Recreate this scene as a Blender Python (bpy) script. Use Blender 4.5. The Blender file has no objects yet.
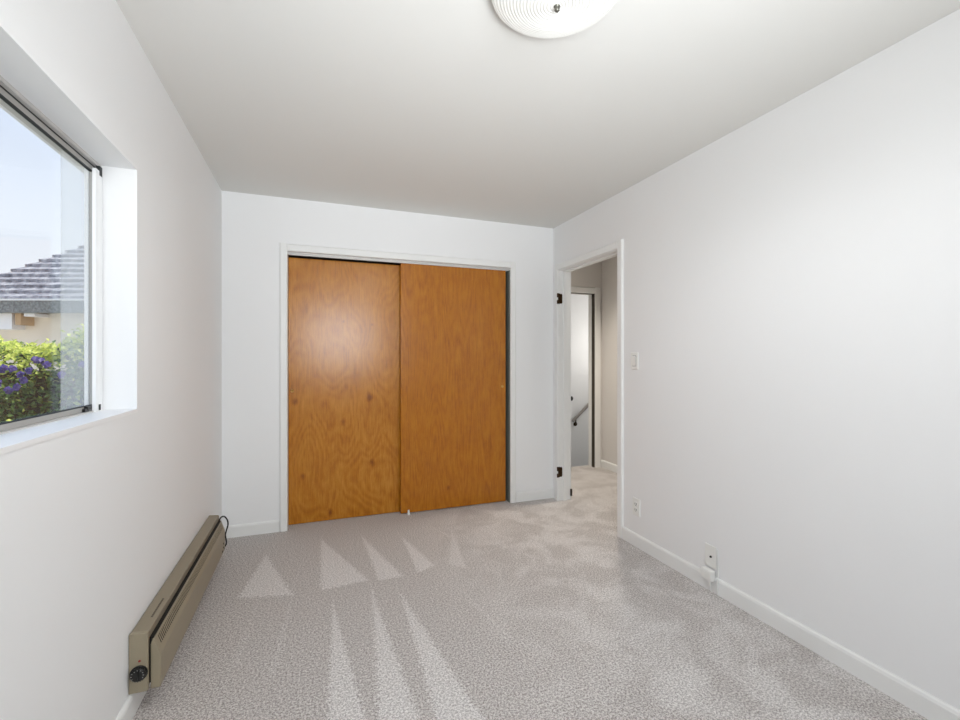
import bpy, bmesh, math, random
from mathutils import Vector, Matrix

S = bpy.context.scene
COL = S.collection
rnd = random.Random(7)

# ------------------------------------------------------------------ camera
W, H, BACK = 2.642, 2.44, -4.68          # room width, height, rear wall (m)
YAW = 0.35513
cam = bpy.data.objects.new('camera', bpy.data.cameras.new('camera'))
COL.objects.link(cam)
cam.location = (0.612, -3.5602, 1.2694)
cam.rotation_euler = (math.pi / 2, 0, -YAW)
cam.data.sensor_width = 36
cam.data.lens = 445.507 / 960 * 36
cam.data.shift_y = -2.53 / 960
cam.data.clip_start = 0.02
S.camera = cam

# ------------------------------------------------------------------ world
SKY_STRENGTH = 1.05
wd = bpy.data.worlds.new('world'); S.world = wd
wd.use_nodes = True
nt = wd.node_tree; nt.nodes.clear()
wo = nt.nodes.new('ShaderNodeOutputWorld'); bg = nt.nodes.new('ShaderNodeBackground')
tc = nt.nodes.new('ShaderNodeTexCoord'); sx = nt.nodes.new('ShaderNodeSeparateXYZ')
rp = nt.nodes.new('ShaderNodeValToRGB')
rp.color_ramp.elements[0].position = 0.0; rp.color_ramp.elements[0].color = (0.90, 0.93, 0.97, 1)
rp.color_ramp.elements[1].position = 0.75; rp.color_ramp.elements[1].color = (0.36, 0.58, 0.95, 1)
e = rp.color_ramp.elements.new(0.22); e.color = (0.80, 0.865, 0.965, 1)
e = rp.color_ramp.elements.new(0.48); e.color = (0.58, 0.70, 0.93, 1)
nt.links.new(tc.outputs['Generated'], sx.inputs[0]); nt.links.new(sx.outputs['Z'], rp.inputs[0])
nt.links.new(rp.outputs[0], bg.inputs[0]); nt.links.new(bg.outputs[0], wo.inputs[0])
bg.inputs[1].default_value = SKY_STRENGTH

def light(name, kind, loc, energy, color, rot=(0, 0, 0), size=(1, 1), soft=0.1):
    d = bpy.data.lights.new(name, kind)
    o = bpy.data.objects.new(name, d); COL.objects.link(o)
    o.location = loc; o.rotation_euler = rot
    d.energy = energy; d.color = color
    if kind == 'AREA':
        d.shape = 'RECTANGLE'; d.size, d.size_y = size
    elif kind == 'SUN':
        d.angle = 0.009
    else:
        d.shadow_soft_size = soft
    return o

# sun from high over our own roof; it lights the hedge and the neighbour's house only
light('sun', 'SUN', (0, 0, 8), 5.6, (1.0, 0.93, 0.80),
      rot=Vector((-0.55, 0.12, -0.82)).to_track_quat('-Z', 'Y').to_euler())
# added area light behind the made-up opening in the rear wall
RW = light('rear_fill_light', 'AREA', (1.02, BACK - 0.06, 1.66), 17.5, (0.92, 0.965, 1.0),
      rot=(math.pi / 2, 0, 0), size=(1.15, 0.95))
RW.data.spread = math.radians(115)
# added fill without a fixture, aimed up for soft bounce off the ceiling
UP = light('rear_bounce_fill', 'AREA', (1.20, -4.40, 1.00), 15.0, (0.93, 0.97, 1.0), rot=(math.radians(90 + 40), 0, 0), size=(1.1, 0.8))
UP.data.spread = math.radians(75)
# the ceiling lamp's downward light
LAMP = light('ceiling_lamp_light', 'SPOT', (1.321, -2.34, 2.33), 27, (0.95, 0.98, 1.0), soft=0.03)
LAMP.data.spot_size = math.radians(172); LAMP.data.spot_blend = 0.6
# portal that guides sky light through the side window
pl = light('side_window_portal', 'AREA', (-0.21, -2.37, 1.52), 1, (1, 1, 1), rot=(0, -math.pi / 2, 0), size=(0.88, 1.56))
pl.data.cycles.is_portal = True
HALL_W, STAIR_W = 82.0, 9.5
HL = light('hall_fill_spot', 'SPOT', (3.25, -0.10, 2.40), HALL_W, (1.0, 0.91, 0.79), soft=0.08)  # unseen warm spot added to light the hall floor and lower walls
HL.data.spot_size = math.radians(125); HL.data.spot_blend = 1.0
light('stairwell_fill', 'POINT', (4.5, 1.25, 1.45), STAIR_W, (1.0, 0.97, 0.92), soft=0.12)  # unseen point light added to brighten the stairwell wall

vs = S.view_settings
vs.view_transform = 'Standard'; vs.look = 'None'; vs.gamma = 1; vs.use_curve_mapping = False
vs.exposure = 0.09

# ------------------------------------------------------------------ materials
def srgb(r, g, b):
    f = lambda c: (c / 255 / 12.92) if c / 255 <= 0.04045 else ((c / 255 + 0.055) / 1.055) ** 2.4
    return (f(r), f(g), f(b), 1)

def mat(name, col, rough=0.5, metal=0.0, spec=0.5):
    m = bpy.data.materials.new(name); m.use_nodes = True
    b = m.node_tree.nodes['Principled BSDF']
    b.inputs['Base Color'].default_value = col
    b.inputs['Roughness'].default_value = rough
    b.inputs['Metallic'].default_value = metal
    b.inputs['Specular IOR Level'].default_value = spec
    return m

class G:
    """small helper for node graphs"""
    def __init__(s, m): s.t = m.node_tree; s.b = s.t.nodes['Principled BSDF']
    def n(s, t, **kw):
        x = s.t.nodes.new(t)
        for k, v in kw.items(): setattr(x, k, v)
        return x
    def l(s, a, b): s.t.links.new(a, b)
    def m(s, op, a, b=None, c=None, clamp=False):
        x = s.n('ShaderNodeMath', operation=op, use_clamp=clamp)
        for i, v in enumerate((a, b, c)):
            if v is None: continue
            if isinstance(v, (int, float)): x.inputs[i].default_value = v
            else: s.l(v, x.inputs[i])
        return x.outputs[0]
    def noise(s, vec, scale, detail=2, rough=0.5):
        x = s.n('ShaderNodeTexNoise'); x.inputs['Scale'].default_value = scale
        x.inputs['Detail'].default_value = detail; x.inputs['Roughness'].default_value = rough
        if vec is not None: s.l(vec, x.inputs['Vector'])
        return x.outputs['Fac']
    def mapping(s, vec, scale=(1, 1, 1), loc=(0, 0, 0)):
        x = s.n('ShaderNodeMapping'); x.inputs['Scale'].default_value = scale
        x.inputs['Location'].default_value = loc; s.l(vec, x.inputs['Vector']); return x.outputs[0]
    def obj(s): return s.n('ShaderNodeTexCoord').outputs['Object']
    def ramp(s, fac, stops):
        x = s.n('ShaderNodeValToRGB'); r = x.color_ramp
        while len(r.elements) < len(stops): r.elements.new(0.5)
        for el, (p, c) in zip(r.elements, stops): el.position = p; el.color = c
        s.l(fac, x.inputs[0]); return x.outputs[0]
    def mix(s, fac, a, b):
        x = s.n('ShaderNodeMix', data_type='RGBA')
        for i, v in ((0, fac), (6, a), (7, b)):
            if isinstance(v, (int, float, tuple)): x.inputs[i].default_value = v
            else: s.l(v, x.inputs[i])
        return x.outputs[2]
    def bump(s, h, strength, dist):
        x = s.n('ShaderNodeBump'); x.inputs['Strength'].default_value = strength
        x.inputs['Distance'].default_value = dist
        s.l(h, x.inputs['Height']); s.l(x.outputs[0], s.b.inputs['Normal'])

def paint(name, col, rough, bump=0.15, scale=180):
    m = mat(name, col, rough, spec=0.35); g = G(m); v = g.obj()
    g.bump(g.noise(v, scale, 3), bump, 0.001)
    return m

M_wall = paint('white_wall_paint', srgb(242, 242, 242), 0.55)
M_ceil = paint('white_ceiling_paint', srgb(228, 227, 223), 0.7)
M_trim = paint('white_gloss_trim', srgb(240, 240, 238), 0.32, 0.05, 60)
M_hallwall = paint('hall_wall_paint', srgb(226, 222, 218), 0.6)
M_closet = mat('closet_interior', srgb(120, 112, 100), 0.8)

def carpet():
    m = mat('grey_cut_pile_carpet', (0.4, 0.38, 0.36, 1), 0.95, spec=0.1); g = G(m)
    v = g.n('ShaderNodeNewGeometry').outputs['Position']
    s = g.n('ShaderNodeSeparateXYZ'); g.l(v, s.inputs[0]); X, Y = s.outputs[0], s.outputs[1]
    jit = g.m('MULTIPLY', g.m('SUBTRACT', g.noise(v, 60, 3), 0.5), 0.07)
    # pile brushed the other way by the vacuum: wedge marks
    tris = [[(0.32, -0.40), (0.23, -0.91), (0.50, -0.98)], [(0.653, -0.26), (0.645, -0.98), (0.90, -0.955)],
            [(0.925, -0.30), (0.955, -0.985), (1.09, -0.976)], [(1.19, -0.40), (1.185, -0.965), (1.30, -0.918)],
            [(1.56, -0.42), (1.38, -0.93), (1.47, -1.02)], [(1.40, -0.26), (1.53, -0.62), (1.56, -0.60)],
            [(0.700, -1.16), (0.605, -2.7), (0.852, -2.7)], [(0.903, -1.10), (0.756, -2.7), (0.992, -2.7)],
            [(1.045, -1.17), (0.990, -2.7), (1.245, -2.7)], [(0.335, -1.0), (0.29, -1.5), (0.315, -1.5)],
            [(0.50, -0.98), (0.44, -1.6), (0.465, -1.6)], [(1.32, -0.98), (1.42, -1.75), (1.46, -1.72)]]
    amt = [1, 1, 1, 1, .7, .55, 1, 1, 1, .35, .35, .4]
    mask = None
    for t, a_ in zip(tris, amt):
        if (t[1][0]-t[0][0])*(t[2][1]-t[0][1]) - (t[1][1]-t[0][1])*(t[2][0]-t[0][0]) < 0: t = [t[0], t[2], t[1]]
        d = None
        for i in range(3):
            (x0, y0), (x1, y1) = t[i], t[(i+1) % 3]
            L = math.hypot(x1-x0, y1-y0); nx, ny = -(y1-y0)/L, (x1-x0)/L
            q = g.m('ADD', g.m('MULTIPLY_ADD', X, nx, -(nx*x0+ny*y0)), g.m('MULTIPLY', Y, ny))
            d = q if d is None else g.m('MINIMUM', d, q)
        k = g.m('MULTIPLY', g.m('MULTIPLY_ADD', g.m('ADD', d, jit), 55, 0.5, clamp=True), a_)
        mask = k if mask is None else g.m('MAXIMUM', mask, k)
    # trodden, patchy pile towards the door side
    side = g.m('MULTIPLY_ADD', X, 1.3, -1.55, clamp=True)
    pt = g.n('ShaderNodeTexNoise'); pt.inputs['Scale'].default_value = 4.2; pt.inputs['Detail'].default_value = 5
    pt.inputs['Roughness'].default_value = 0.62; pt.inputs['Distortion'].default_value = 0.6; g.l(v, pt.inputs['Vector'])
    patch = g.m('MULTIPLY_ADD', pt.outputs['Fac'], 6.0, -2.5, clamp=True)
    mask = g.m('MAXIMUM', mask, g.m('MULTIPLY', g.m('MULTIPLY', patch, side), 0.85))
    fine = g.noise(v, 230, 2, 0.7)
    tuft = g.noise(v, 120, 2, 0.6)
    sp = g.m('MULTIPLY_ADD', g.m('ADD', fine, tuft), 2.6, -2.1, clamp=True)
    dark = g.ramp(sp, [(0.1, srgb(144, 137, 133)), (0.9, srgb(224, 218, 214))])
    lite = g.ramp(sp, [(0.1, srgb(172, 166, 163)), (0.9, srgb(243, 239, 236))])
    g.l(g.mix(mask, dark, lite), g.b.inputs['Base Color'])
    g.bump(g.m('ADD', fine, tuft), 0.5, 0.006)
    g.b.inputs['Sheen Weight'].default_value = 0.15
    return m
M_carpet = carpet()

def wood(name, off, xs, zs, freq, lo, mid, hi, knots):
    m = mat(name, mid, 0.24, spec=0.5); g = G(m); v = g.obj()
    w = g.mapping(v, (xs, 1, zs), off)
    base = g.noise(w, 1.0, 1.5, 0.45)
    ring = g.m('FRACT', g.m('MULTIPLY', base, freq))
    ring = g.m('ABSOLUTE', g.m('SUBTRACT', ring, 0.5))               # 0..0.5 triangle
    fib = g.noise(g.mapping(v, (110, 1, 7.0), off), 1.0, 4, 0.7)
    mott = g.noise(g.mapping(v, (11, 1, 5), off), 1.0, 6, 0.75)
    s = g.m('ADD', g.m('MULTIPLY', ring, 0.22), g.m('ADD', g.m('MULTIPLY', fib, 0.62), g.m('MULTIPLY', mott, 0.62)))
    s = g.m('MULTIPLY_ADD', s, 1.6, -0.52)
    if knots:
        sep = g.n('ShaderNodeSeparateXYZ'); g.l(v, sep.inputs[0])
        for kx, kz, r in knots:
            dx = g.m('MULTIPLY_ADD', sep.outputs[0], 1.0, -kx); dz = g.m('MULTIPLY_ADD', sep.outputs[2], 0.75, -kz*0.75)
            dd = g.m('SQRT', g.m('ADD', g.m('MULTIPLY', dx, dx), g.m('MULTIPLY', dz, dz)))
            kk = g.m('MULTIPLY_ADD', g.m('ADD', dd, g.m('MULTIPLY', g.m('SUBTRACT', mott, 0.5), r*1.3)), -1.0/r, 1.0, clamp=True)
            s = g.m('MULTIPLY_ADD', kk, -0.48, s)
    s = g.m('ADD', s, 0.0, clamp=True)
    g.l(g.ramp(s, [(0.05, lo), (0.5, mid), (0.95, hi)]), g.b.inputs['Base Color'])
    g.bump(g.m('ADD', g.m('MULTIPLY', mott, 0.6), g.m('MULTIPLY', fib, 0.4)), 0.12, 0.004)
    return m
M_woodL = wood('varnished_birch_veneer', (1.3, 0, 4.2), 3.0, 1.3, 20,
               srgb(132, 72, 8), srgb(182, 114, 26), srgb(208, 144, 50),
               [(0.05, 0.93, 0.028), (0.60, 0.95, 0.035), (0.40, 0.76, 0.03), (0.10, 0.36, 0.025), (0.62, 0.42, 0.028),
                (0.40, 1.55, 0.014), (0.62, 1.53, 0.014), (0.30, 0.06, 0.03)])
M_woodR = wood('varnished_birch_veneer_straight', (7.1, 0, 1.7), 4.2, 0.55, 24,
               srgb(128, 66, 4), srgb(174, 104, 14), srgb(198, 128, 30), [(0.40, 0.17, 0.02)])

M_taupe = mat('taupe_enamel', srgb(152, 141, 119), 0.42)
g = G(M_taupe); g.bump(g.noise(g.obj(), 300, 2), 0.05, 0.0005)
M_taupe_dk = mat('taupe_enamel_top', srgb(142, 131, 111), 0.45)
M_black = mat('black_plastic', srgb(18, 18, 18), 0.3)
M_slot = mat('dark_heater_interior', srgb(22, 19, 16), 0.8)
M_red = mat('red_indicator', srgb(150, 50, 40), 0.35)
M_mark = mat('printed_mark', srgb(92, 82, 68), 0.6)
M_ivory = mat('white_plastic', srgb(240, 240, 236), 0.35)
M_grey_slot = mat('grey_slot', srgb(70, 70, 68), 0.6)
M_bronze = mat('dark_bronze', srgb(66, 46, 24), 0.42, 0.75)
M_brass = mat('brass', srgb(205, 165, 90), 0.28, 0.9)
M_strip = mat('dark_weather_strip', srgb(62, 54, 46), 0.7)
M_alu = mat('aluminium', srgb(205, 203, 199), 0.4, 0.15)
M_alu_dk = mat('weathered_aluminium', srgb(176, 174, 170), 0.5, 0.1)
M_gasket = mat('black_gasket', srgb(40, 44, 46), 0.7)
M_vinyl = mat('white_vinyl', srgb(246, 246, 246), 0.35)

def glass(name, haze):
    m = bpy.data.materials.new(name); m.use_nodes = True
    t = m.node_tree; t.nodes.clear()
    o = t.nodes.new('ShaderNodeOutputMaterial'); tr = t.nodes.new('ShaderNodeBsdfTransparent')
    gl = t.nodes.new('ShaderNodeBsdfGlossy'); gl.inputs['Roughness'].default_value = 0.02
    mx = t.nodes.new('ShaderNodeMixShader'); mx.inputs[0].default_value = 0.05
    tr.inputs[0].default_value = (0.985, 0.99, 0.99, 1)
    t.links.new(tr.outputs[0], mx.inputs[1]); t.links.new(gl.outputs[0], mx.inputs[2])
    out = mx.outputs[0]
    if haze:
        tl = t.nodes.new('ShaderNodeBsdfTranslucent'); tl.inputs[0].default_value = (1.0, 1.0, 0.98, 1)
        m2 = t.nodes.new('ShaderNodeMixShader'); m2.inputs[0].default_value = haze
        t.links.new(out, m2.inputs[1]); t.links.new(tl.outputs[0], m2.inputs[2]); out = m2.outputs[0]
    t.links.new(out, o.inputs[0])
    return m
M_glass = glass('clear_window_glass', 0.015)  # faint white haze mixed in for the reflection on this pane
M_haze = glass('hazy_window_glass', 0.22)  # stronger white translucent veil for the overlapping pane

# ------------------------------------------------------------------ mesh helpers
def box(bm, x0, x1, y0, y1, z0, z1, M=None):
    vs_ = [bm.verts.new((x, y, z)) for x in (x0, x1) for y in (y0, y1) for z in (z0, z1)]
    for f in ((0, 1, 3, 2), (4, 6, 7, 5), (0, 4, 5, 1), (2, 3, 7, 6), (0, 2, 6, 4), (1, 5, 7, 3)):
        bm.faces.new([vs_[i] for i in f])
    if M is not None: bmesh.ops.transform(bm, matrix=M, verts=vs_)
    return vs_

def prism(bm, prof, axis, a, b):
    """extrude a 2D profile along an axis: 'x' -> (y,z), 'y' -> (x,z), 'z' -> (x,y)"""
    def P(u, v, w): return {'x': (w, u, v), 'y': (u, w, v), 'z': (u, v, w)}[axis]
    A = [bm.verts.new(P(u, v, a)) for u, v in prof]; B = [bm.verts.new(P(u, v, b)) for u, v in prof]
    n = len(prof)
    bm.faces.new(A); bm.faces.new(B[::-1])
    for i in range(n): bm.faces.new((A[i], B[i], B[(i+1) % n], A[(i+1) % n]))

def lathe(bm, prof, origin, axis='z', seg=48, close=True):
    """prof: list of (radius, height)"""
    rings = []
    for r, h in prof:
        ring = []
        for k in range(seg if r > 1e-6 else 1):
            a = 2 * math.pi * k / seg
            p = {'z': (r*math.cos(a), r*math.sin(a), h), 'y': (r*math.cos(a), h, r*math.sin(a)),
                 'x': (h, r*math.cos(a), r*math.sin(a))}[axis]
            ring.append(bm.verts.new(Vector(origin) + Vector(p)))
        rings.append(ring)
    for A, B in zip(rings, rings[1:]):
        for k in range(seg):
            a0, a1 = A[k % len(A)], A[(k+1) % len(A)]; b0, b1 = B[k % len(B)], B[(k+1) % len(B)]
            f = [a0, a1, b1, b0]; q = []
            for z in f:
                if z not in q: q.append(z)
            if len(q) > 2:
                try: bm.faces.new(q)
                except ValueError: pass

def tube(bm, pts, r, seg=10):
    pts = [Vector(p) for p in pts]; rings = []
    up = Vector((0.3, 0.5, 0.8)).normalized()
    for i, p in enumerate(pts):
        d = (pts[min(i+1, len(pts)-1)] - pts[max(i-1, 0)]).normalized()
        a = d.cross(up).normalized(); b = d.cross(a)
        rings.append([bm.verts.new(p + a*r*math.cos(2*math.pi*k/seg) + b*r*math.sin(2*math.pi*k/seg)) for k in range(seg)])
    for A, B in zip(rings, rings[1:]):
        for k in range(seg): bm.faces.new((A[k], A[(k+1) % seg], B[(k+1) % seg], B[k]))
    bm.faces.new(rings[0][::-1]); bm.faces.new(rings[-1])

def smooth_path(pts, n=8):
    pts = [Vector(p) for p in pts]; out = []
    for i in range(len(pts)-1):
        p0, p1, p2, p3 = pts[max(i-1, 0)], pts[i], pts[i+1], pts[min(i+2, len(pts)-1)]
        for k in range(n):
            t = k / n
            out.append(0.5*((2*p1)+(-p0+p2)*t+(2*p0-5*p1+4*p2-p3)*t*t+(-p0+3*p1-3*p2+p3)*t**3))
    out.append(pts[-1]); return out

def obj(name, bm, m, parent=None, bevel=0, smooth=False, loc=None):
    bmesh.ops.recalc_face_normals(bm, faces=bm.faces)
    if loc is not None: bmesh.ops.translate(bm, vec=-Vector(loc), verts=bm.verts)
    me = bpy.data.meshes.new(name); bm.to_mesh(me); bm.free()
    me.materials.append(m)
    if smooth:
        for p in me.polygons: p.use_smooth = True
    o = bpy.data.objects.new(name, me); COL.objects.link(o)
    if parent is not None:
        o.parent = parent
        if loc is None: o.matrix_parent_inverse = Matrix.Translation(-parent.location)
        else: o.location = Vector(loc) - parent.location
    elif loc is not None: o.location = loc
    if bevel:
        b = o.modifiers.new('bevel', 'BEVEL'); b.width = bevel; b.segments = 2; b.limit_method = 'ANGLE'
    return o

def thing(name, label, cat, loc, group=None):
    o = bpy.data.objects.new(name, None); COL.objects.link(o); o.location = loc
    o.empty_display_size = 0.05
    o['label'] = label; o['category'] = cat
    if group: o['group'] = group
    return o
def tag(o, label, cat, group=None):
    o['label'] = label; o['category'] = cat
    if group: o['group'] = group
def struct_root(name, label=None, cat=None, loc=(0, 0, 0)):
    o = bpy.data.objects.new(name, None); COL.objects.link(o); o.location = loc
    o.empty_display_size = 0.05; o['kind'] = 'structure'
    if label: o['label'] = label; o['category'] = cat
    return o
def struct(name, bm, m, label, cat, bevel=0):
    o = obj(name, bm, m, bevel=bevel); o['kind'] = 'structure'; o['label'] = label; o['category'] = cat
    return o
def B(*bs):
    bm = bmesh.new()
    for b in bs: box(bm, *b)
    return bm

T = 0.12                      # partition thickness
# window opening (left wall), door opening (right wall), closet opening (rear-facing far wall)
WY0, WY1, WZ0, WZ1 = -3.15, -1.588, 1.078, 1.958
DY0, DY1, DZ = -0.927, -0.10, 2.042
CX0, CX1, CZ = 0.424, 2.213, 2.051
HX = 3.735                    # hall far side wall
EY = 0.80                     # hall end wall
EX0, EX1, EZ = 2.955, 3.640, 2.005

# ------------------------------------------------------------------ shell
struct('floor', B((0, W, BACK, 0.0, -0.12, 0), (CX0, CX1, 0.0, 0.75, -0.12, 0), (W, HX, -3.2, EY + T, -0.12, 0)), M_carpet,
       'light grey cut-pile carpet with vacuum marks running into the hall', 'floor')
struct('ceiling', B((-0.2, W + T, BACK - 0.2, 0.9, H, H + 0.15), (W + T, HX + 0.1, -3.3, 0.92, H, H + 0.15)), M_ceil,
       'plain white ceiling above the bedroom', 'ceiling')
LW = -0.20
WR = -0.113                    # rebate that holds the window: the opening is wider behind it
struct('wall_left', B((LW, 0, BACK - 0.2, WY0, -0.3, H), (WR, 0, WY1, 0.9, -0.3, H), (LW, WR, WY1 + 0.26, 0.9, -0.3, H), (LW, 0, WY0, WY1, -0.3, WZ0), (LW, 0, WY0, WY1, WZ1, H),
       (LW, WR, WY1, WY1 + 0.26, -0.3, WZ0), (LW, WR, WY1, WY1 + 0.26, WZ1, H)),
       M_wall, 'white painted wall around the deep window', 'wall')
struct('wall_back', B((0, CX0, 0, T, 0, H), (CX1, W, 0, T, 0, H), (CX0, CX1, 0, T, CZ, H)), M_wall,
       'white painted wall around the wooden closet doors', 'wall')
struct('wall_right', B((W, W + T, BACK - 0.2, DY0, 0, H), (W, W + T, DY1, 0.92, 0, H), (W, W + T, DY0, DY1, DZ, H)), M_wall,
       'white painted wall with the open doorway and light switch', 'wall')
RX0, RX1, RZ0, RZ1 = 0.45, 1.60, 1.19, 2.13
struct('wall_front', B((0, RX0, BACK - T, BACK, 0, H), (RX1, W, BACK - T, BACK, 0, H), (RX0, RX1, BACK - T, BACK, 0, RZ0), (RX0, RX1, BACK - T, BACK, RZ1, H)),
       M_wall, 'white painted wall behind the camera', 'wall')
struct('wall_closet', B((CX0 - 0.15, CX1 + 0.15, 0.75, 0.85, 0, H), (CX0 - 0.15, CX0, T, 0.75, 0, H), (CX1, CX1 + 0.15, T, 0.75, 0, H)), M_closet,
       'dark inside wall of the closet behind the doors', 'wall')
# hall
struct('wall_hall', B((HX, HX + 0.1, -3.2, EY + T, 0, H), (W + T, HX, -3.3, -3.2, 0, H)), M_hallwall,
       'white hall side wall seen through the doorway', 'wall')
struct('wall_hall_end', B((W + T, EX0, EY, EY + T, 0, H), (EX1, HX, EY, EY + T, 0, H), (EX0, EX1, EY, EY + T, EZ, H)), M_hallwall,
       'grey white wall at the end of the hall above the stair doorway', 'wall')
SX1, SY1 = 5.2, 1.90
struct('wall_stairwell', B((W - 0.1, SX1, SY1, SY1 + 0.1, -1.3, H), (SX1, SX1 + 0.1, EY + T, SY1 + 0.1, -1.3, H), (W - 0.2, W - 0.1, EY + T, SY1 + 0.1, -1.3, H),
       (W - 0.1, SX1, EY + T - 0.02, EY + T, -1.3, -0.12), (HX + 0.1, SX1, EY, EY + T, -0.3, H), (W - 0.1, SX1, EY + T, SY1, -1.35, -1.3),
       (W - 0.1, SX1, 0.92, SY1, H, H + 0.1)), M_wall,
       'bright white stairwell wall beyond the hall doorway', 'wall')

# baseboards: rounded-top profile
def base_prof(sign=1, h=0.085, t=0.013): return [(0, 0), (sign*t, 0), (sign*t, h-0.016), (sign*t*0.75, h-0.005), (sign*t*0.3, h), (0, h)]
def mk_base(name, axis, wallpos, sign, a, b, label):
    bm = bmesh.new(); prism(bm, [(wallpos+u, v) for u, v in base_prof(sign)], axis, a, b)
    return struct(name, bm, M_trim, label, 'baseboard')
mk_base('baseboard_left', 'y', 0, 1, BACK, 0, 'white baseboard under the heater along the window wall')
mk_base('baseboard_right', 'y', W, -1, BACK, DY0 - 0.058, 'white baseboard along the right wall below the outlets')
bm = bmesh.new()
prism(bm, base_prof(-1), 'x', 0.013, CX0 - 0.054)
struct('baseboard_back_left', bm, M_trim, 'short white baseboard left of the closet', 'baseboard')
bm = bmesh.new(); prism(bm, base_prof(-1), 'x', CX1 + 0.054, W)
struct('baseboard_back_right', bm, M_trim, 'short white baseboard between closet and doorway', 'baseboard')
bm = bmesh.new(); prism(bm, [(HX + u, v) for u, v in base_prof(-1)], 'y', -3.2, EY)
struct('baseboard_hall', bm, M_trim, 'white baseboard along the hall wall seen through the doorway', 'baseboard')

# ------------------------------------------------------------------ closet trim
def casing_prof(w, t=0.016):   # across-width profile (0 = opening edge)
    return [(0, 0), (0, t*0.7), (0.006, t), (w-0.010, t), (w-0.002, t*0.55), (w, 0)]
tr = struct_root('trim_1', 'white painted casing around the wooden sliding closet doors', 'trim', (CX0, 0, 0))
cw = 0.054
bm = bmesh.new(); prism(bm, [(CX0-u, -v) for u, v in casing_prof(cw)], 'z', 0, CZ + cw); obj('casing', bm, M_trim, tr)
bm = bmesh.new(); prism(bm, [(CX1+u, -v) for u, v in casing_prof(cw)], 'z', 0, CZ + cw); obj('casing', bm, M_trim, tr)
bm = bmesh.new(); prism(bm, [(-v, CZ+u) for u, v in casing_prof(cw)], 'x', CX0, CX1); obj('casing', bm, M_trim, tr)
obj('door_track', B((CX0, CX1, 0.022, 0.026, 2.030, CZ), (CX0, CX1, 0.026, 0.115, CZ-0.006, CZ)), M_alu, tr)
M_jambgrey = mat('grey_green_jamb_paint', srgb(120, 126, 120), 0.5)
obj('jamb', B((CX1-0.006, CX1, 0.0, T, 0, CZ-0.02)), M_jambgrey, tr)

def closet_door(label, x0, x1, y, z0, z1, m, pull_x):
    d = thing('closet_door', label, 'door', (x0, y, z0))
    obj('panel', B((x0, x1, y, y+0.030, z0, z1)), m, d, bevel=0.0025, loc=(x0, y, z0))
    bm = bmesh.new()
    lathe(bm, [(0, -0.0012), (0.0075, -0.0014), (0.0085, -0.0035), (0.011, -0.0035), (0.0125, -0.0005), (0.0125, 0.001)], (pull_x, y, 1.0155), 'y', 28)
    obj('finger_pull', bm, M_brass, d, smooth=True)
    return d
closet_door('left varnished wooden closet door with knots and a bright sheen', 0.4255, 1.31, 0.098, 0.003, 2.026, M_woodL, 0.452)
closet_door('right varnished wooden closet door overlapping in front of its neighbour', 1.263, 2.186, 0.034, 0.008, 2.036, M_woodR, 2.152)
# nail holes belong to the left panel
gd = obj('floor_guide', B((1.315, 1.335, 0.010, 0.032, 0, 0.008), (1.317, 1.333, 0.022, 0.031, 0.0, 0.034)), M_ivory, bevel=0.002)
tag(gd, 'tiny white plastic guide on the carpet at the foot of the right closet door', 'door guide')

# ------------------------------------------------------------------ bedroom doorway
d1 = struct_root('door_1', 'white doorway frame without a door, two dark hinges on its left jamb', 'doorway', (W, DY1, 0))
cw = 0.057
bm = bmesh.new(); prism(bm, [(W-v, DY1+u) for u, v in casing_prof(cw)], 'z', 0, DZ + cw); obj('casing', bm, M_trim, d1)
bm = bmesh.new(); prism(bm, [(W-v, DY0-u) for u, v in casing_prof(cw)], 'z', 0, DZ + cw); obj('casing', bm, M_trim, d1)
bm = bmesh.new(); prism(bm, [(W-v, DZ+u) for u, v in casing_prof(cw)], 'y', DY0, DY1); obj('casing', bm, M_trim, d1)
j = 0.004
obj('jamb', B((W, W+T, DY1-j, DY1, 0, DZ), (W+0.042, W+0.076, DY1-j-0.011, DY1-j, 0, DZ)), M_trim, d1, bevel=0.001)
obj('jamb', B((W, W+T, DY0, DY0+j, 0, DZ), (W+0.042, W+0.076, DY0+j, DY0+j+0.011, 0, DZ)), M_trim, d1, bevel=0.001)
obj('head_jamb', B((W, W+T, DY0+j, DY1-j, DZ-j, DZ), (W+0.042, W+0.076, DY0+j, DY1-j, DZ-j-0.011, DZ-j)), M_trim, d1, bevel=0.001)
for zc in (1.790, 0.255):
    bm = bmesh.new()
    prism(bm, [(W+0.000, zc-0.042), (W+0.022, zc-0.044), (W+0.030, zc-0.034), (W+0.030, zc+0.034), (W+0.022, zc+0.044), (W+0.000, zc+0.042)], 'y', DY1-j-0.003, DY1-j)
    for a, b in ((-0.046, -0.014), (0.012, 0.046)):
        lathe(bm, [(0, a), (0.0085, a), (0.0085, b), (0, b)], (W-0.016, DY1-j-0.004, zc), 'z', 16)
        box(bm, W-0.017, W+0.004, DY1-j-0.004, DY1-j-0.0005, zc+a, zc+b)
    box(bm, W-0.012, W+0.002, DY1-j-0.0035, DY1-j-0.0008, zc-0.02, zc+0.02)
    obj('hinge', bm, M_bronze, d1)
# bumper at the foot of the jamb
obj('bumper', B((W+T-0.01, W+T+0.004, DY1-j-0.016, DY1-j-0.002, 0.035, 0.095)), M_strip, d1)

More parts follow.
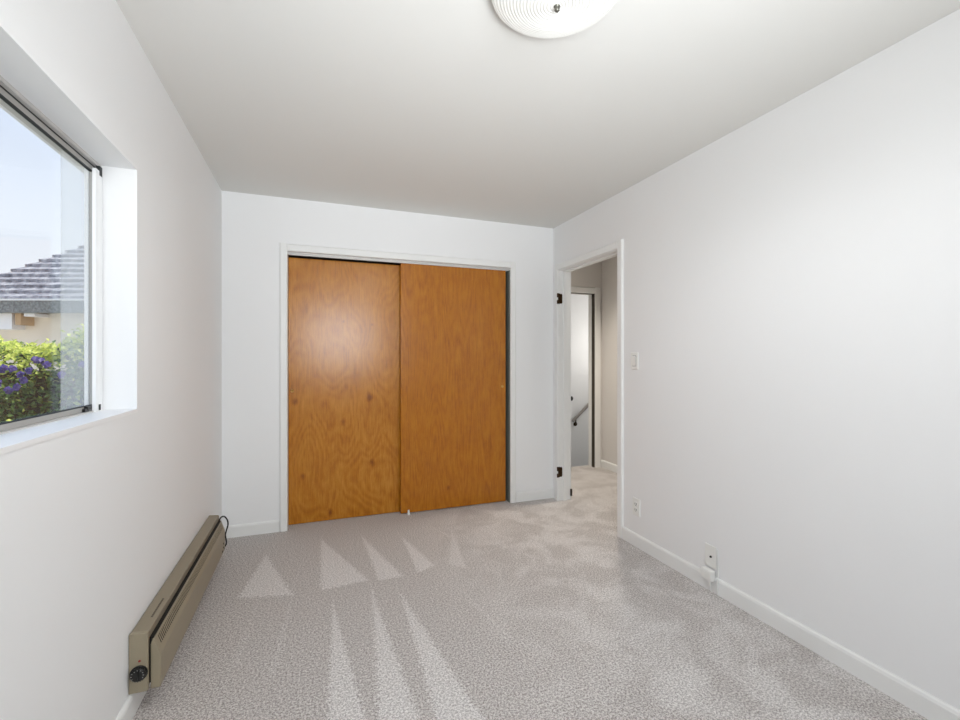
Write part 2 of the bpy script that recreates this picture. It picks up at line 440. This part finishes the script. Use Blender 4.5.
# ------------------------------------------------------------------ stair doorway at the hall's end
d2 = struct_root('door_2', 'white cased doorway to the stairs at the end of the hall', 'doorway', (EX1, EY, 0))
cw = 0.075
bm = bmesh.new(); prism(bm, [(EX1+u, EY-v) for u, v in casing_prof(cw)], 'z', 0, EZ + 0.07); obj('casing', bm, M_trim, d2)
bm = bmesh.new(); prism(bm, [(EX0-u, EY-v) for u, v in casing_prof(cw)], 'z', 0, EZ + 0.07); obj('casing', bm, M_trim, d2)
bm = bmesh.new(); prism(bm, [(EY-v, EZ+u) for u, v in casing_prof(0.07)], 'x', EX0, EX1); obj('casing', bm, M_trim, d2)
obj('jamb', B((EX1-0.004, EX1, EY+0.05, EY+T, 0, EZ)), M_trim, d2)
obj('weather_strip', B((EX1-0.006, EX1, EY, EY+0.05, 0, EZ), (EX0, EX1-0.006, EY+0.01, EY+0.04, EZ-0.006, EZ)), M_strip, d2)

# half open door into the stairwell, only its knob shows past the bedroom jamb
a = math.radians(25)
hd = thing('hall_door', 'white door ajar in the stairwell with a black knob peeking past the jamb', 'door', (EX0 + 0.012, EY + T + 0.03, 0.012))
def hplace(o): o.parent = hd; o.matrix_parent_inverse = Matrix.Identity(4); return o
hd.rotation_euler = (0, 0, a)
hplace(obj('panel', B((0, 0.665, 0.0, 0.035, 0, 1.98)), M_trim, bevel=0.002))
bm = bmesh.new()
lathe(bm, [(0, 0), (0.030, 0), (0.030, -0.004), (0.012, -0.008), (0.011, -0.030), (0.022, -0.037), (0.029, -0.050), (0.027, -0.062), (0.015, -0.070), (0, -0.071)], (0.628, 0, 0.755), 'y', 28)
hplace(obj('knob', bm, M_black, smooth=True))

hr = thing('handrail', 'light grey handrail sloping up the white stairwell wall', 'handrail', (4.018, SY1, 0.40))
bm = bmesh.new(); sl = (0.644-0.399)/(4.308-4.018)
tube(bm, [(4.000, SY1-0.06, 0.378), (5.1, SY1-0.06, 0.395+1.08*sl)], 0.021, 14)
M_rail = mat('handrail_paint', srgb(150, 144, 138), 0.4)
obj('rail', bm, M_rail, hr, smooth=False)
for k in (0.03, 0.85):
    bm = bmesh.new(); x = 4.02+k; z = 0.395+k*sl
    tube(bm, smooth_path([(x, SY1-0.06, z-0.02), (x, SY1-0.058, z-0.055), (x+0.015, SY1-0.035, z-0.085), (x+0.03, SY1-0.004, z-0.095)], 6), 0.009, 8)
    lathe(bm, [(0, -0.006), (0.028, -0.006), (0.030, 0.0), (0, 0.0)], (x+0.03, SY1, z-0.095), 'y', 20)
    obj('bracket', bm, M_bronze, hr, smooth=False)

# ------------------------------------------------------------------ side window
w1 = struct_root('window_1', 'aluminium sliding window set deep in the left wall', 'window', (-0.1, WY1, WZ0))
FX = -0.101
obj('sill', B((-0.18, 0.002, WY0+0.001, WY1-0.001, WZ0-0.010, WZ0+0.003)), M_vinyl, w1)
obj('frame', B((-0.175, FX-0.006, WY0, WY1, WZ0, WZ0+0.007), (-0.175, FX-0.006, WY0, WY1, WZ1-0.012, WZ1), (-0.175, FX, WY0, WY0+0.04, WZ0, WZ1)), M_alu, w1)
obj('side_track', B((-0.112, FX, WY1-0.056, WY1-0.006, WZ0+0.003, WZ1-0.03)), M_vinyl, w1)
obj('track_gap', B((-0.111, FX+0.001, WY1-0.030, WY1-0.010, WZ1-0.045, WZ1-0.012), (-0.111, FX+0.002, WY1-0.036, WY1-0.024, WZ0+0.006, WZ0+0.026)), M_gasket, w1)
obj('sash_frame', B((-0.128, -0.119, -1.627, -1.594, WZ0+0.007, WZ1-0.016), (-0.128, -0.119, WY0+0.04, -1.627, WZ0+0.007, WZ0+0.024),
                    (-0.128, -0.119, WY0+0.04, -1.627, WZ1-0.034, WZ1-0.017)), M_alu_dk, w1, bevel=0.001)
obj('sash_stile', B((-0.140, -0.1285, -1.628, WY1+0.06, WZ0+0.012, WZ1-0.02)), M_vinyl, w1)
obj('gasket', B((-0.127, -0.1185, WY0+0.04, -1.627, WZ1-0.039, WZ1-0.034), (-0.127, -0.1185, WY0+0.04, -1.627, WZ0+0.024, WZ0+0.027),
                (-0.125, -0.1195, WY0+0.04, -1.594, WZ1-0.017, WZ1-0.012)), M_gasket, w1)
obj('pane', B((-0.126, -0.123, WY0+0.04, -1.62, WZ0+0.02, WZ1-0.03)), M_glass, w1)
obj('overlapping_pane', B((-0.160, -0.156, -1.735, WY1+0.255, WZ0+0.002, WZ1-0.002)), M_haze, w1)
obj('latch', B((-0.118, -0.110, -1.70, -1.672, WZ0+0.008, WZ0+0.018), (-0.118, -0.108, -1.685, -1.655, WZ0+0.014, WZ0+0.025)), M_black, w1)
# made-up rear window, added to account for the light from behind
w2 = struct_root('added_window', 'added white window frame in the unseen wall behind the camera', 'window', (1.0, BACK, RZ0))
obj('frame', B((RX0-0.05, RX0, BACK, BACK+0.015, RZ0-0.05, RZ1+0.05), (RX1, RX1+0.05, BACK, BACK+0.015, RZ0-0.05, RZ1+0.05),
               (RX0, RX1, BACK, BACK+0.015, RZ0-0.05, RZ0), (RX0, RX1, BACK, BACK+0.015, RZ1, RZ1+0.05)), M_trim, w2)

# ------------------------------------------------------------------ baseboard heater
HY0, HY1 = -1.66, -0.42
ht = thing('baseboard_heater', 'long taupe electric heater low on the wall under the window', 'heater', (0.0, HY0, 0.09))
bm = bmesh.new(); prism(bm, [(0.001, 0.092), (0.054, 0.092), (0.054, 0.270), (0.057, 0.291), (0.006, 0.298), (0.001, 0.294)], 'y', HY0+0.004, HY1); obj('body', bm, M_taupe_dk, ht, bevel=0.002)
bm = bmesh.new(); prism(bm, [(0.0005, 0.088), (0.057, 0.088), (0.057, 0.291), (0.052, 0.296), (0.006, 0.300), (0.0005, 0.296)], 'y', HY0-0.012, HY0+0.004); obj('end_cap', bm, M_taupe, ht, bevel=0.003)
bm = bmesh.new(); prism(bm, [(0.0005, 0.088), (0.057, 0.088), (0.057, 0.291), (0.052, 0.296), (0.006, 0.300), (0.0005, 0.296)], 'y', HY1, HY1+0.006); obj('end_cap', bm, M_taupe, ht, bevel=0.002)
# dark outlet slot between body and cover
obj('outlet_slot', B((0.0541, 0.0684, HY0+0.016, HY1-0.002, 0.10, 0.262)), M_slot, ht)
# front cover: lower panel, slanted louvre band, end flanges
bm = bmesh.new()
prism(bm, [(0.0686, 0.082), (0.090, 0.082), (0.090, 0.200), (0.0835, 0.2205), (0.0686, 0.2205)], 'y', HY0+0.010, HY1-0.004)
for ya, yb in ((HY0+0.008, HY0+0.014), (HY1-0.010, HY1-0.004)):
    prism(bm, [(0.0600, 0.082), (0.0905, 0.082), (0.0905, 0.201), (0.0842, 0.2208), (0.0712, 0.2575), (0.0665, 0.2600), (0.0600, 0.2400)], 'y', ya, yb)
obj('front_cover', bm, M_taupe, ht, bevel=0.0015)
bm = bmesh.new(); prism(bm, [(0.0687, 0.2207), (0.0825, 0.2207), (0.0695, 0.254), (0.0687, 0.256)], 'y', HY0+0.03, HY1-0.03); obj('louvre_backing', bm, M_slot, ht)
bm = bmesh.new(); n = 84; y0, y1 = HY0+0.010, HY1-0.004
P0, P1, dn = Vector((0.0837, 0, 0.2207)), Vector((0.0712, 0, 0.2565)), 0.0016
step = (y1-y0-0.05)/n
for k in range(n+1):
    ya = y0+0.025+k*step; wd_ = step*0.40
    if k == 0: yy = (y0, ya+wd_)
    elif k == n: yy = (ya, y1)
    else: yy = (ya, ya+wd_)
    prism(bm, [(P0.x-0.004, P0.z), (P0.x, P0.z), (P1.x, P1.z), (P1.x-0.003, P1.z)], 'y', *yy)
box(bm, 0.0676, 0.0716, y0, y1, 0.2500, 0.2600)
obj('louvres', bm, M_taupe, ht)
# knob, pilot light, marks
kx, kz, ky = 0.0315, 0.158, HY0-0.012
bm = bmesh.new(); lathe(bm, [(0.027, 0.0), (0.027, -0.003), (0.0235, -0.004), (0.0225, -0.013), (0.020, -0.016), (0.016, -0.0145), (0, -0.0145)], (kx, ky, kz), 'y', 40)
for k in range(20):
    t_ = 2*math.pi*k/20
    box(bm, -0.0012, 0.0012, -0.013, -0.004, 0.0225, 0.0245, Matrix.Translation((kx, ky, kz)) @ Matrix.Rotation(t_, 4, 'Y'))
box(bm, -0.003, 0.003, -0.018, -0.013, -0.015, 0.015, Matrix.Translation((kx, ky, kz)) @ Matrix.Rotation(0.2, 4, 'Y'))
kn = obj('control_knob', bm, M_black, ht)
bm = B()
for k in range(9):
    t_ = math.radians(-120 + 30*k)
    box(bm, -0.0006, 0.0006, -0.0166, -0.0148, 0.0165, 0.0200, Matrix.Translation((kx, ky, kz)) @ Matrix.Rotation(t_, 4, 'Y'))
dm = obj('dial_marks', bm, M_alu, kn)
bm = bmesh.new(); lathe(bm, [(0.0038, 0.001), (0.0038, -0.002), (0.002, -0.0035), (0, -0.004)], (0.033, ky, 0.200), 'y', 16); obj('pilot_light', bm, M_red, ht, smooth=True)
bm = bmesh.new()
y = HY0+0.10
while y < HY0+0.235:
    l_ = rnd.uniform(0.006, 0.012)
    box(bm, 0.034, 0.040, y, y+l_, 0.2915, 0.2952); y += l_+0.004
obj('printed_label', bm, M_mark, ht)
# cord at the far end
bm = bmesh.new()
tube(bm, smooth_path([(0.060, -0.435, 0.265), (0.066, -0.405, 0.276), (0.083, -0.400, 0.277), (0.099, -0.400, 0.254), (0.103, -0.400, 0.225), (0.095, -0.402, 0.190),
                      (0.088, -0.398, 0.160), (0.092, -0.395, 0.130), (0.094, -0.400, 0.105), (0.080, -0.402, 0.085)], 8), 0.0044, 8)
obj('power_cord', bm, M_black, ht, smooth=True)
bm = bmesh.new()
for yy, zz in ((-0.47, 0.112), (-0.50, 0.098), (-0.47, 0.135), (-0.445, 0.095)):
    box(bm, 0.0899, 0.0912, yy-0.008, yy+0.008, zz-0.004, zz+0.004)
obj('knockout_holes', bm, M_slot, ht)

# ------------------------------------------------------------------ ceiling light
LX, LY = 1.321, -2.34
cl = thing('ceiling_light', 'round ribbed white glass flush lamp glowing on the ceiling', 'ceiling lamp', (LX, LY, H))
bm = bmesh.new(); lathe(bm, [(0, 0), (0.10, 0), (0.10, -0.016), (0.085, -0.022), (0, -0.022)], (LX, LY, H), 'z', 48); obj('mounting_plate', bm, M_ivory, cl, smooth=False)
bm = bmesh.new(); prof = []
for k in range(201):
    t_ = k/200; r = 0.207*math.sin(t_*math.pi/2)
    z = -0.022 - 0.052*math.cos(t_*math.pi/2)**1.25 + 0.0012*math.sin(2*math.pi*r/0.0105)
    prof.append((r if k else 0.0, z))
prof += [(0.209, -0.018), (0.205, -0.017)]
for r, z in [(0.20, -0.020), (0.15, -0.045), (0.0, -0.066)]: prof.append((r, z))
lathe(bm, prof, (LX, LY, H), 'z', 96)
M_shade = bpy.data.materials.new('glowing_ribbed_glass'); M_shade.use_nodes = True
g = G(M_shade); v = g.obj()
g.b.inputs['Base Color'].default_value = srgb(214, 214, 210); g.b.inputs['Roughness'].default_value = 0.25
g.b.inputs['Emission Color'].default_value = (1.0, 0.985, 0.95, 1)
g.b.inputs['Emission Strength'].default_value = 0.22
obj('glass_shade', bm, M_shade, cl, smooth=True)
bm = bmesh.new(); lathe(bm, [(0, 0.0), (0.010, 0.0), (0.010, -0.004), (0.006, -0.006), (0.008, -0.011), (0.008, -0.015), (0.004, -0.019), (0, -0.020)], (LX, LY, H-0.073), 'z', 24)
obj('finial', bm, mat('brushed_nickel', srgb(120, 118, 110), 0.35, 0.8), cl, smooth=True)

# ------------------------------------------------------------------ wall plates on the right wall
def plate(bm, yc, zc, w=0.072, h=0.116, t=0.006):
    prism(bm, [(yc-w/2, zc-h/2), (yc+w/2, zc-h/2), (yc+w/2, zc+h/2), (yc-w/2, zc+h/2)], 'x', W-t, W)
sw = thing('light_switch', 'white rocker light switch on the wall beside the doorway', 'light switch', (W, -1.10, 1.246))
bm = bmesh.new(); plate(bm, -1.10, 1.246); obj('cover_plate', bm, M_ivory, sw, bevel=0.0025)
bm = bmesh.new(); prism(bm, [(W-0.0062, 1.246-0.034), (W-0.0075, 1.246-0.033), (W-0.0095, 1.246+0.031), (W-0.0062, 1.246+0.034)], 'y', -1.1165, -1.0835); obj('rocker', bm, M_ivory, sw, bevel=0.001)
obj('rocker_gap', B((W-0.0063, W-0.006, -1.1185, -1.0815, 1.246-0.036, 1.246+0.036)), M_grey_slot, sw)

ou = thing('power_outlet', 'white duplex power outlet low on the wall near the doorway', 'outlet', (W, -1.118, 0.265))
bm = bmesh.new(); plate(bm, -1.118, 0.265); obj('cover_plate', bm, M_ivory, ou, bevel=0.0025)
for dz in (-0.0195, 0.0195):
    bm = bmesh.new(); lathe(bm, [(0.0165, 0.0), (0.0165, -0.0025), (0.0155, -0.0032), (0, -0.0032)], (W-0.006, -1.118, 0.265+dz), 'x', 28); r_ = obj('receptacle', bm, M_ivory, ou)
    bm = B((W-0.0096, W-0.009, -1.127, -1.1230, 0.265+dz-0.005, 0.265+dz+0.009), (W-0.0096, W-0.009, -1.113, -1.109, 0.265+dz-0.005, 0.265+dz+0.009), (W-0.0096, W-0.009, -1.1205, -1.1155, 0.265+dz-0.011, 0.265+dz-0.006))
    s_ = obj('slots', bm, M_grey_slot, r_)

cp = thing('cable_wall_plate', 'blank white wall plate with one dark jack above the baseboard', 'wall plate', (W, -1.718, 0.182))
bm = bmesh.new(); plate(bm, -1.718, 0.186, 0.074, 0.118); obj('cover_plate', bm, M_ivory, cp, bevel=0.0025)
bm = bmesh.new(); lathe(bm, [(0.006, 0), (0.006, -0.003), (0.0045, -0.003), (0.0045, -0.007), (0, -0.007)], (W-0.006, -1.722, 0.184), 'x', 18); obj('jack', bm, M_black, cp)

ab = thing('cable_junction_box', 'small white surface box on the baseboard under the jack plate', 'cable box', (W-0.013, -1.72, 0.085))
obj('box', B((W-0.042, W-0.0135, -1.755, -1.689, 0.066, 0.122)), M_ivory, ab, bevel=0.003)
obj('lid', B((W-0.0455, W-0.0425, -1.751, -1.693, 0.070, 0.118)), M_ivory, ab, bevel=0.001)
bm = bmesh.new(); tube(bm, smooth_path([(W-0.030, -1.735, 0.068), (W-0.030, -1.737, 0.045), (W-0.028, -1.743, 0.020), (W-0.026, -1.746, 0.003)], 8), 0.0036, 8); obj('cable', bm, M_ivory, ab, smooth=True)
cb = thing('white_cable', 'thin white cable running down the wall beside the jack plate to the carpet', 'cable', (W-0.006, -1.765, 0.0))
bm = bmesh.new(); tube(bm, smooth_path([(W-0.004, -1.762, 0.235), (W-0.004, -1.764, 0.16), (W-0.006, -1.769, 0.10), (W-0.018, -1.772, 0.082), (W-0.018, -1.773, 0.05), (W-0.018, -1.775, 0.003)], 8), 0.0035, 8); obj('cord', bm, M_ivory, cb, smooth=True)

# ------------------------------------------------------------------ outdoors
def cv(lat, d, z):            # a frame turned with the neighbour's house (20 degrees)
    c, s = math.cos(YAW), math.sin(YAW)
    return Vector((0.612 + lat*c + d*s, -3.56 - lat*s + d*c, z))
GZ = -0.6
gm = mat('pale_bounce_ground', srgb(190, 185, 170), 0.95); g = G(gm)  # ground colour kept pale to bounce light up at the window reveal
g.l(g.ramp(g.noise(g.obj(), 3, 5), [(0.3, srgb(170, 164, 148)), (0.7, srgb(206, 200, 186))]), g.b.inputs['Base Color'])
bm = bmesh.new(); box(bm, -22, -0.21, -12, 26, GZ-0.1, GZ); struct('ground', bm, gm, 'ground outside the window, made pale to bounce light up', 'ground')

HO = cv(-9.82, 8.0, 2.3)
ho = thing('neighbouring_house', 'neighbouring beige house with a dark tiled hip roof beyond the hedge', 'house', tuple(cv(-7, 9, GZ)))
PIT = 0.905
M_tile = mat('slate_grey_roof_tile', srgb(120, 120, 126), 0.85); g = G(M_tile); v = g.obj()
tn = g.noise(v, 9, 6, 0.7)
g.l(g.ramp(tn, [(0.32, srgb(86, 88, 100)), (0.5, srgb(146, 147, 156)), (0.7, srgb(200, 199, 204))]), g.b.inputs['Base Color'])
g.bump(g.noise(v, 40, 4), 0.6, 0.02)
M_gutter = mat('grey_gutter', srgb(112, 118, 120), 0.6); g = G(M_gutter)
g.l(g.ramp(g.noise(g.obj(), 28, 5, 0.7), [(0.35, srgb(84, 90, 92)), (0.65, srgb(146, 152, 152))]), g.b.inputs['Base Color'])
M_stucco = mat('beige_stucco', srgb(214, 200, 180), 0.9); g = G(M_stucco)
g.l(g.ramp(g.noise(g.obj(), 1.6, 4), [(0.3, srgb(226, 216, 200)), (0.7, srgb(240, 232, 220))]), g.b.inputs['Base Color'])
M_whitewood = mat('white_painted_wood', srgb(240, 240, 242), 0.5)
M_tan = mat('tan_painted_wood', srgb(190, 160, 125), 0.7)
NC, EXP, LEN = 20, 0.138, 7.0
bm = bmesh.new()
def course_pts(t0, lat0, lat1, dz):
    n = max(2, int((lat1-lat0)/0.11)); out = []
    for k in range(n+1):
        la = lat0+(lat1-lat0)*k/n
        out.append((la, t0, 2.3 + PIT*t0 + dz + rnd.uniform(-0.006, 0.006)))
    return out
for i in range(NC):                       # front slope
    t0, t1 = i*EXP, (i+1)*EXP+0.03
    a_ = course_pts(t0, -9.82+t0-0.03, -9.82+LEN-t0, 0.072); b_ = course_pts(t1, -9.82+t1, -9.82+LEN-t0, 0.002)
    n = min(len(a_), len(b_))
    for k in range(n-1):
        ka = [a_[int(round(q*(len(a_)-1)/(n-1)))] for q in (k, k+1)]; kb = [b_[int(round(q*(len(b_)-1)/(n-1)))] for q in (k, k+1)]
        v4 = [bm.verts.new(cv(p[0], 8+p[1], p[2])) for p in (ka[0], ka[1], kb[1], kb[0])]; bm.faces.new(v4)
        lo = [bm.verts.new(cv(p[0], 8+p[1]+0.002, p[2]-0.075)) for p in (ka[0], ka[1])]
        bm.faces.new((v4[0], lo[0], lo[1], v4[1]))
for i in range(NC):                       # left hip slope
    t0, t1 = i*EXP, (i+1)*EXP+0.03
    q = [(-9.82+t0, 8+t0-0.03, 0.052, t0), (-9.82+t0, 8+LEN-t0, 0.052, t0), (-9.82+t1, 8+LEN-t0, 0.002, t1), (-9.82+t1, 8+t1, 0.002, t1)]
    v4 = [bm.verts.new(cv(p[0], p[1], 2.3+PIT*p[3]+p[2])) for p in q]; bm.faces.new(v4)
    lo = [bm.verts.new(cv(p[0]+0.002, p[1], 2.3+PIT*p[3]-0.004)) for p in q[:2]]; bm.faces.new((v4[0], v4[1], lo[1], lo[0]))
obj('tiled_roof', bm, M_tile, ho)
def cbox(bm, l0, l1, d0, d1, z0, z1):
    vs_ = [bm.verts.new(cv(l, d, z)) for l in (l0, l1) for d in (d0, d1) for z in (z0, z1)]
    for f in ((0, 1, 3, 2), (4, 6, 7, 5), (0, 4, 5, 1), (2, 3, 7, 6), (0, 2, 6, 4), (1, 5, 7, 3)): bm.faces.new([vs_[i] for i in f])
bm = bmesh.new(); cbox(bm, -9.86, -9.82+LEN, 7.94, 8.03, 2.065, 2.285); cbox(bm, -9.87, -9.81, 7.94, 8+LEN, 2.065, 2.285)
obj('gutter', bm, M_gutter, ho, bevel=0.01)
bm = bmesh.new(); cbox(bm, -9.88, -9.82+LEN, 7.925, 8.0, 2.285, 2.315); obj('drip_edge', bm, M_whitewood, ho)
bm = bmesh.new(); cbox(bm, -9.6, -9.6+LEN-0.4, 8.3, 8+LEN-0.5, GZ, 2.3); obj('wall', bm, M_stucco, ho)
bm = bmesh.new(); cbox(bm, -8.75, -8.47, 8.06, 8.3, 1.78, 2.07); obj('vent_box', bm, M_whitewood, ho)
bm = bmesh.new(); cbox(bm, -8.98, -8.80, 8.05, 8.3, 1.95, 2.07); obj('eave_bracket', bm, M_tan, ho)
bm = bmesh.new(); cbox(bm, -8.40, -8.30, 8.05, 8.3, 1.86, 2.07); obj('eave_bracket', bm, M_tan, ho)
bm = bmesh.new(); cbox(bm, -8.21, -8.02, 8.02, 8.3, 2.01, 2.065); obj('soffit_block', bm, M_whitewood, ho)

# hedge with purple flowers
bu = thing('flowering_bush', 'green hedge bush with purple flowers just outside the window', 'bush', tuple(cv(-4.5, 4.9, GZ)))
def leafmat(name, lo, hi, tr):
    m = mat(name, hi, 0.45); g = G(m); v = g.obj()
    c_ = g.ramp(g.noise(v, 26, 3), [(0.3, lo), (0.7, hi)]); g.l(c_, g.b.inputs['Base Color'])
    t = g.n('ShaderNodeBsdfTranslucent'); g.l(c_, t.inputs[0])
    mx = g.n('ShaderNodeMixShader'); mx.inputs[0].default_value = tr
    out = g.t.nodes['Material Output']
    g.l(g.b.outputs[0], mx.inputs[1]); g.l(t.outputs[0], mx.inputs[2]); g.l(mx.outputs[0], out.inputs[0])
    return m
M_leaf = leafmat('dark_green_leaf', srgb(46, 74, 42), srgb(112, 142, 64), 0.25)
M_sunlit = leafmat('yellow_green_sunlit_leaf', srgb(160, 186, 58), srgb(240, 240, 140), 0.45)  # sunlight on the upper leaves put into this paler yellow
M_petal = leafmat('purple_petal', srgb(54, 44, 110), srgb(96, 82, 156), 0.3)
M_core = mat('bush_branches', srgb(40, 44, 28), 0.9)
def leaf(bm, p, n, size, asp=0.5):
    n = n.normalized(); a_ = n.cross(Vector((rnd.uniform(-1, 1), rnd.uniform(-1, 1), rnd.uniform(-1, 1)))).normalized(); b_ = n.cross(a_)
    L, w_ = size, size*asp
    q = [p - a_*L*0.5, p - a_*L*0.05 + b_*w_*0.5 + n*L*0.05, p + a_*L*0.5 - n*L*0.06, p - a_*L*0.05 - b_*w_*0.5 + n*L*0.05]
    v_ = [bm.verts.new(x) for x in q]
    bm.faces.new((v_[0], v_[1], v_[2])); bm.faces.new((v_[0], v_[2], v_[3]))
def top(lat): return 1.39 + 0.07*math.sin(lat*3.1+0.6) + 0.05*math.sin(lat*7.3) + 0.10*min(1, max(0, (lat+4.9)))
bm = bmesh.new(); bmy = bmesh.new()
for k in range(9500):
    lat = rnd.uniform(-6.6, -3.45); zt = top(lat)
    r = rnd.random()
    if r < 0.72:                                   # facing the window
        z = GZ + (zt-GZ)*rnd.random()**0.6; bul = 0.18*math.sin(lat*5+z*4)+0.1*math.sin(z*9)
        d = 4.45 + bul*0.35 + rnd.uniform(0, 0.22) + 0.3*max(0, (z-zt+0.35))
    else:
        z = zt + rnd.uniform(-0.12, 0.05); d = 4.55 + rnd.uniform(0, 0.8)
    n = Vector((rnd.uniform(-1, 1), rnd.uniform(-1, 1), rnd.uniform(-0.2, 1.2))) + Vector((0.2, -0.5, 0.3))
    sunlit = rnd.random() < (0.88 if z > zt-0.16 else 0.35 if z > zt-0.32 else 0.09)  # painted sunlit colour picked more often towards the hedge top
    leaf(bmy if sunlit else bm, cv(lat, d, z), n, rnd.uniform(0.045, 0.085), rnd.uniform(0.45, 0.65))
for k in range(420):                               # sprigs above the top
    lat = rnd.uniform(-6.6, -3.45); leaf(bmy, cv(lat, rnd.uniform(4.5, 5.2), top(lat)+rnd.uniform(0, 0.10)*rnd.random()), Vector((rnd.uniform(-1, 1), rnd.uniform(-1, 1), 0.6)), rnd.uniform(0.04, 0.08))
obj('foliage', bm, M_leaf, bu); obj('sunlit_foliage', bmy, M_sunlit, bu)
bm = bmesh.new()
for k in range(34):
    lat = -6.5 + k*0.092; x0 = cv(lat, 4.9, GZ)
    tube(bm, smooth_path([x0, cv(lat+rnd.uniform(-.1, .1), 4.9, 0.2), cv(lat+rnd.uniform(-.2, .2), 4.8+rnd.uniform(-.15, .2), 0.8), cv(lat+rnd.uniform(-.25, .25), 4.75+rnd.uniform(-.2, .3), top(lat)-0.08)], 5), 0.013, 6)
cbox(bm, -6.5, -3.6, 4.78, 5.2, GZ, 1.12)
obj('branches', bm, M_core, bu)
spots = [(-4.70, 1.14), (-4.66, 1.17), (-4.58, 1.16), (-4.80, 1.12), (-4.72, 1.02), (-4.50, 1.10), (-4.42, 1.14), (-4.47, 1.05), (-4.30, 1.24), (-4.36, 1.25), (-4.24, 1.20),
         (-4.62, 0.95), (-4.54, 0.98), (-4.85, 1.08), (-5.05, 1.12), (-5.3, 1.05), (-5.2, 1.2), (-4.1, 1.1), (-3.9, 1.2)]
for la, z in spots:
    bm = bmesh.new(); c = cv(la, 4.36, z)
    for k in range(5):
        a_ = 2*math.pi*k/5 + rnd.random()
        pz = Vector((math.cos(a_)*math.cos(YAW), -math.cos(a_)*math.sin(YAW), math.sin(a_)))
        for s_ in (0.5, 1.0):
            leaf(bm, c + pz*0.022*s_ + Vector((0, rnd.uniform(-.01, .01), 0)), Vector((0.1, -1, 0.35)) + pz*0.5, 0.05, 0.8)
    obj('flower', bm, M_petal, bu)
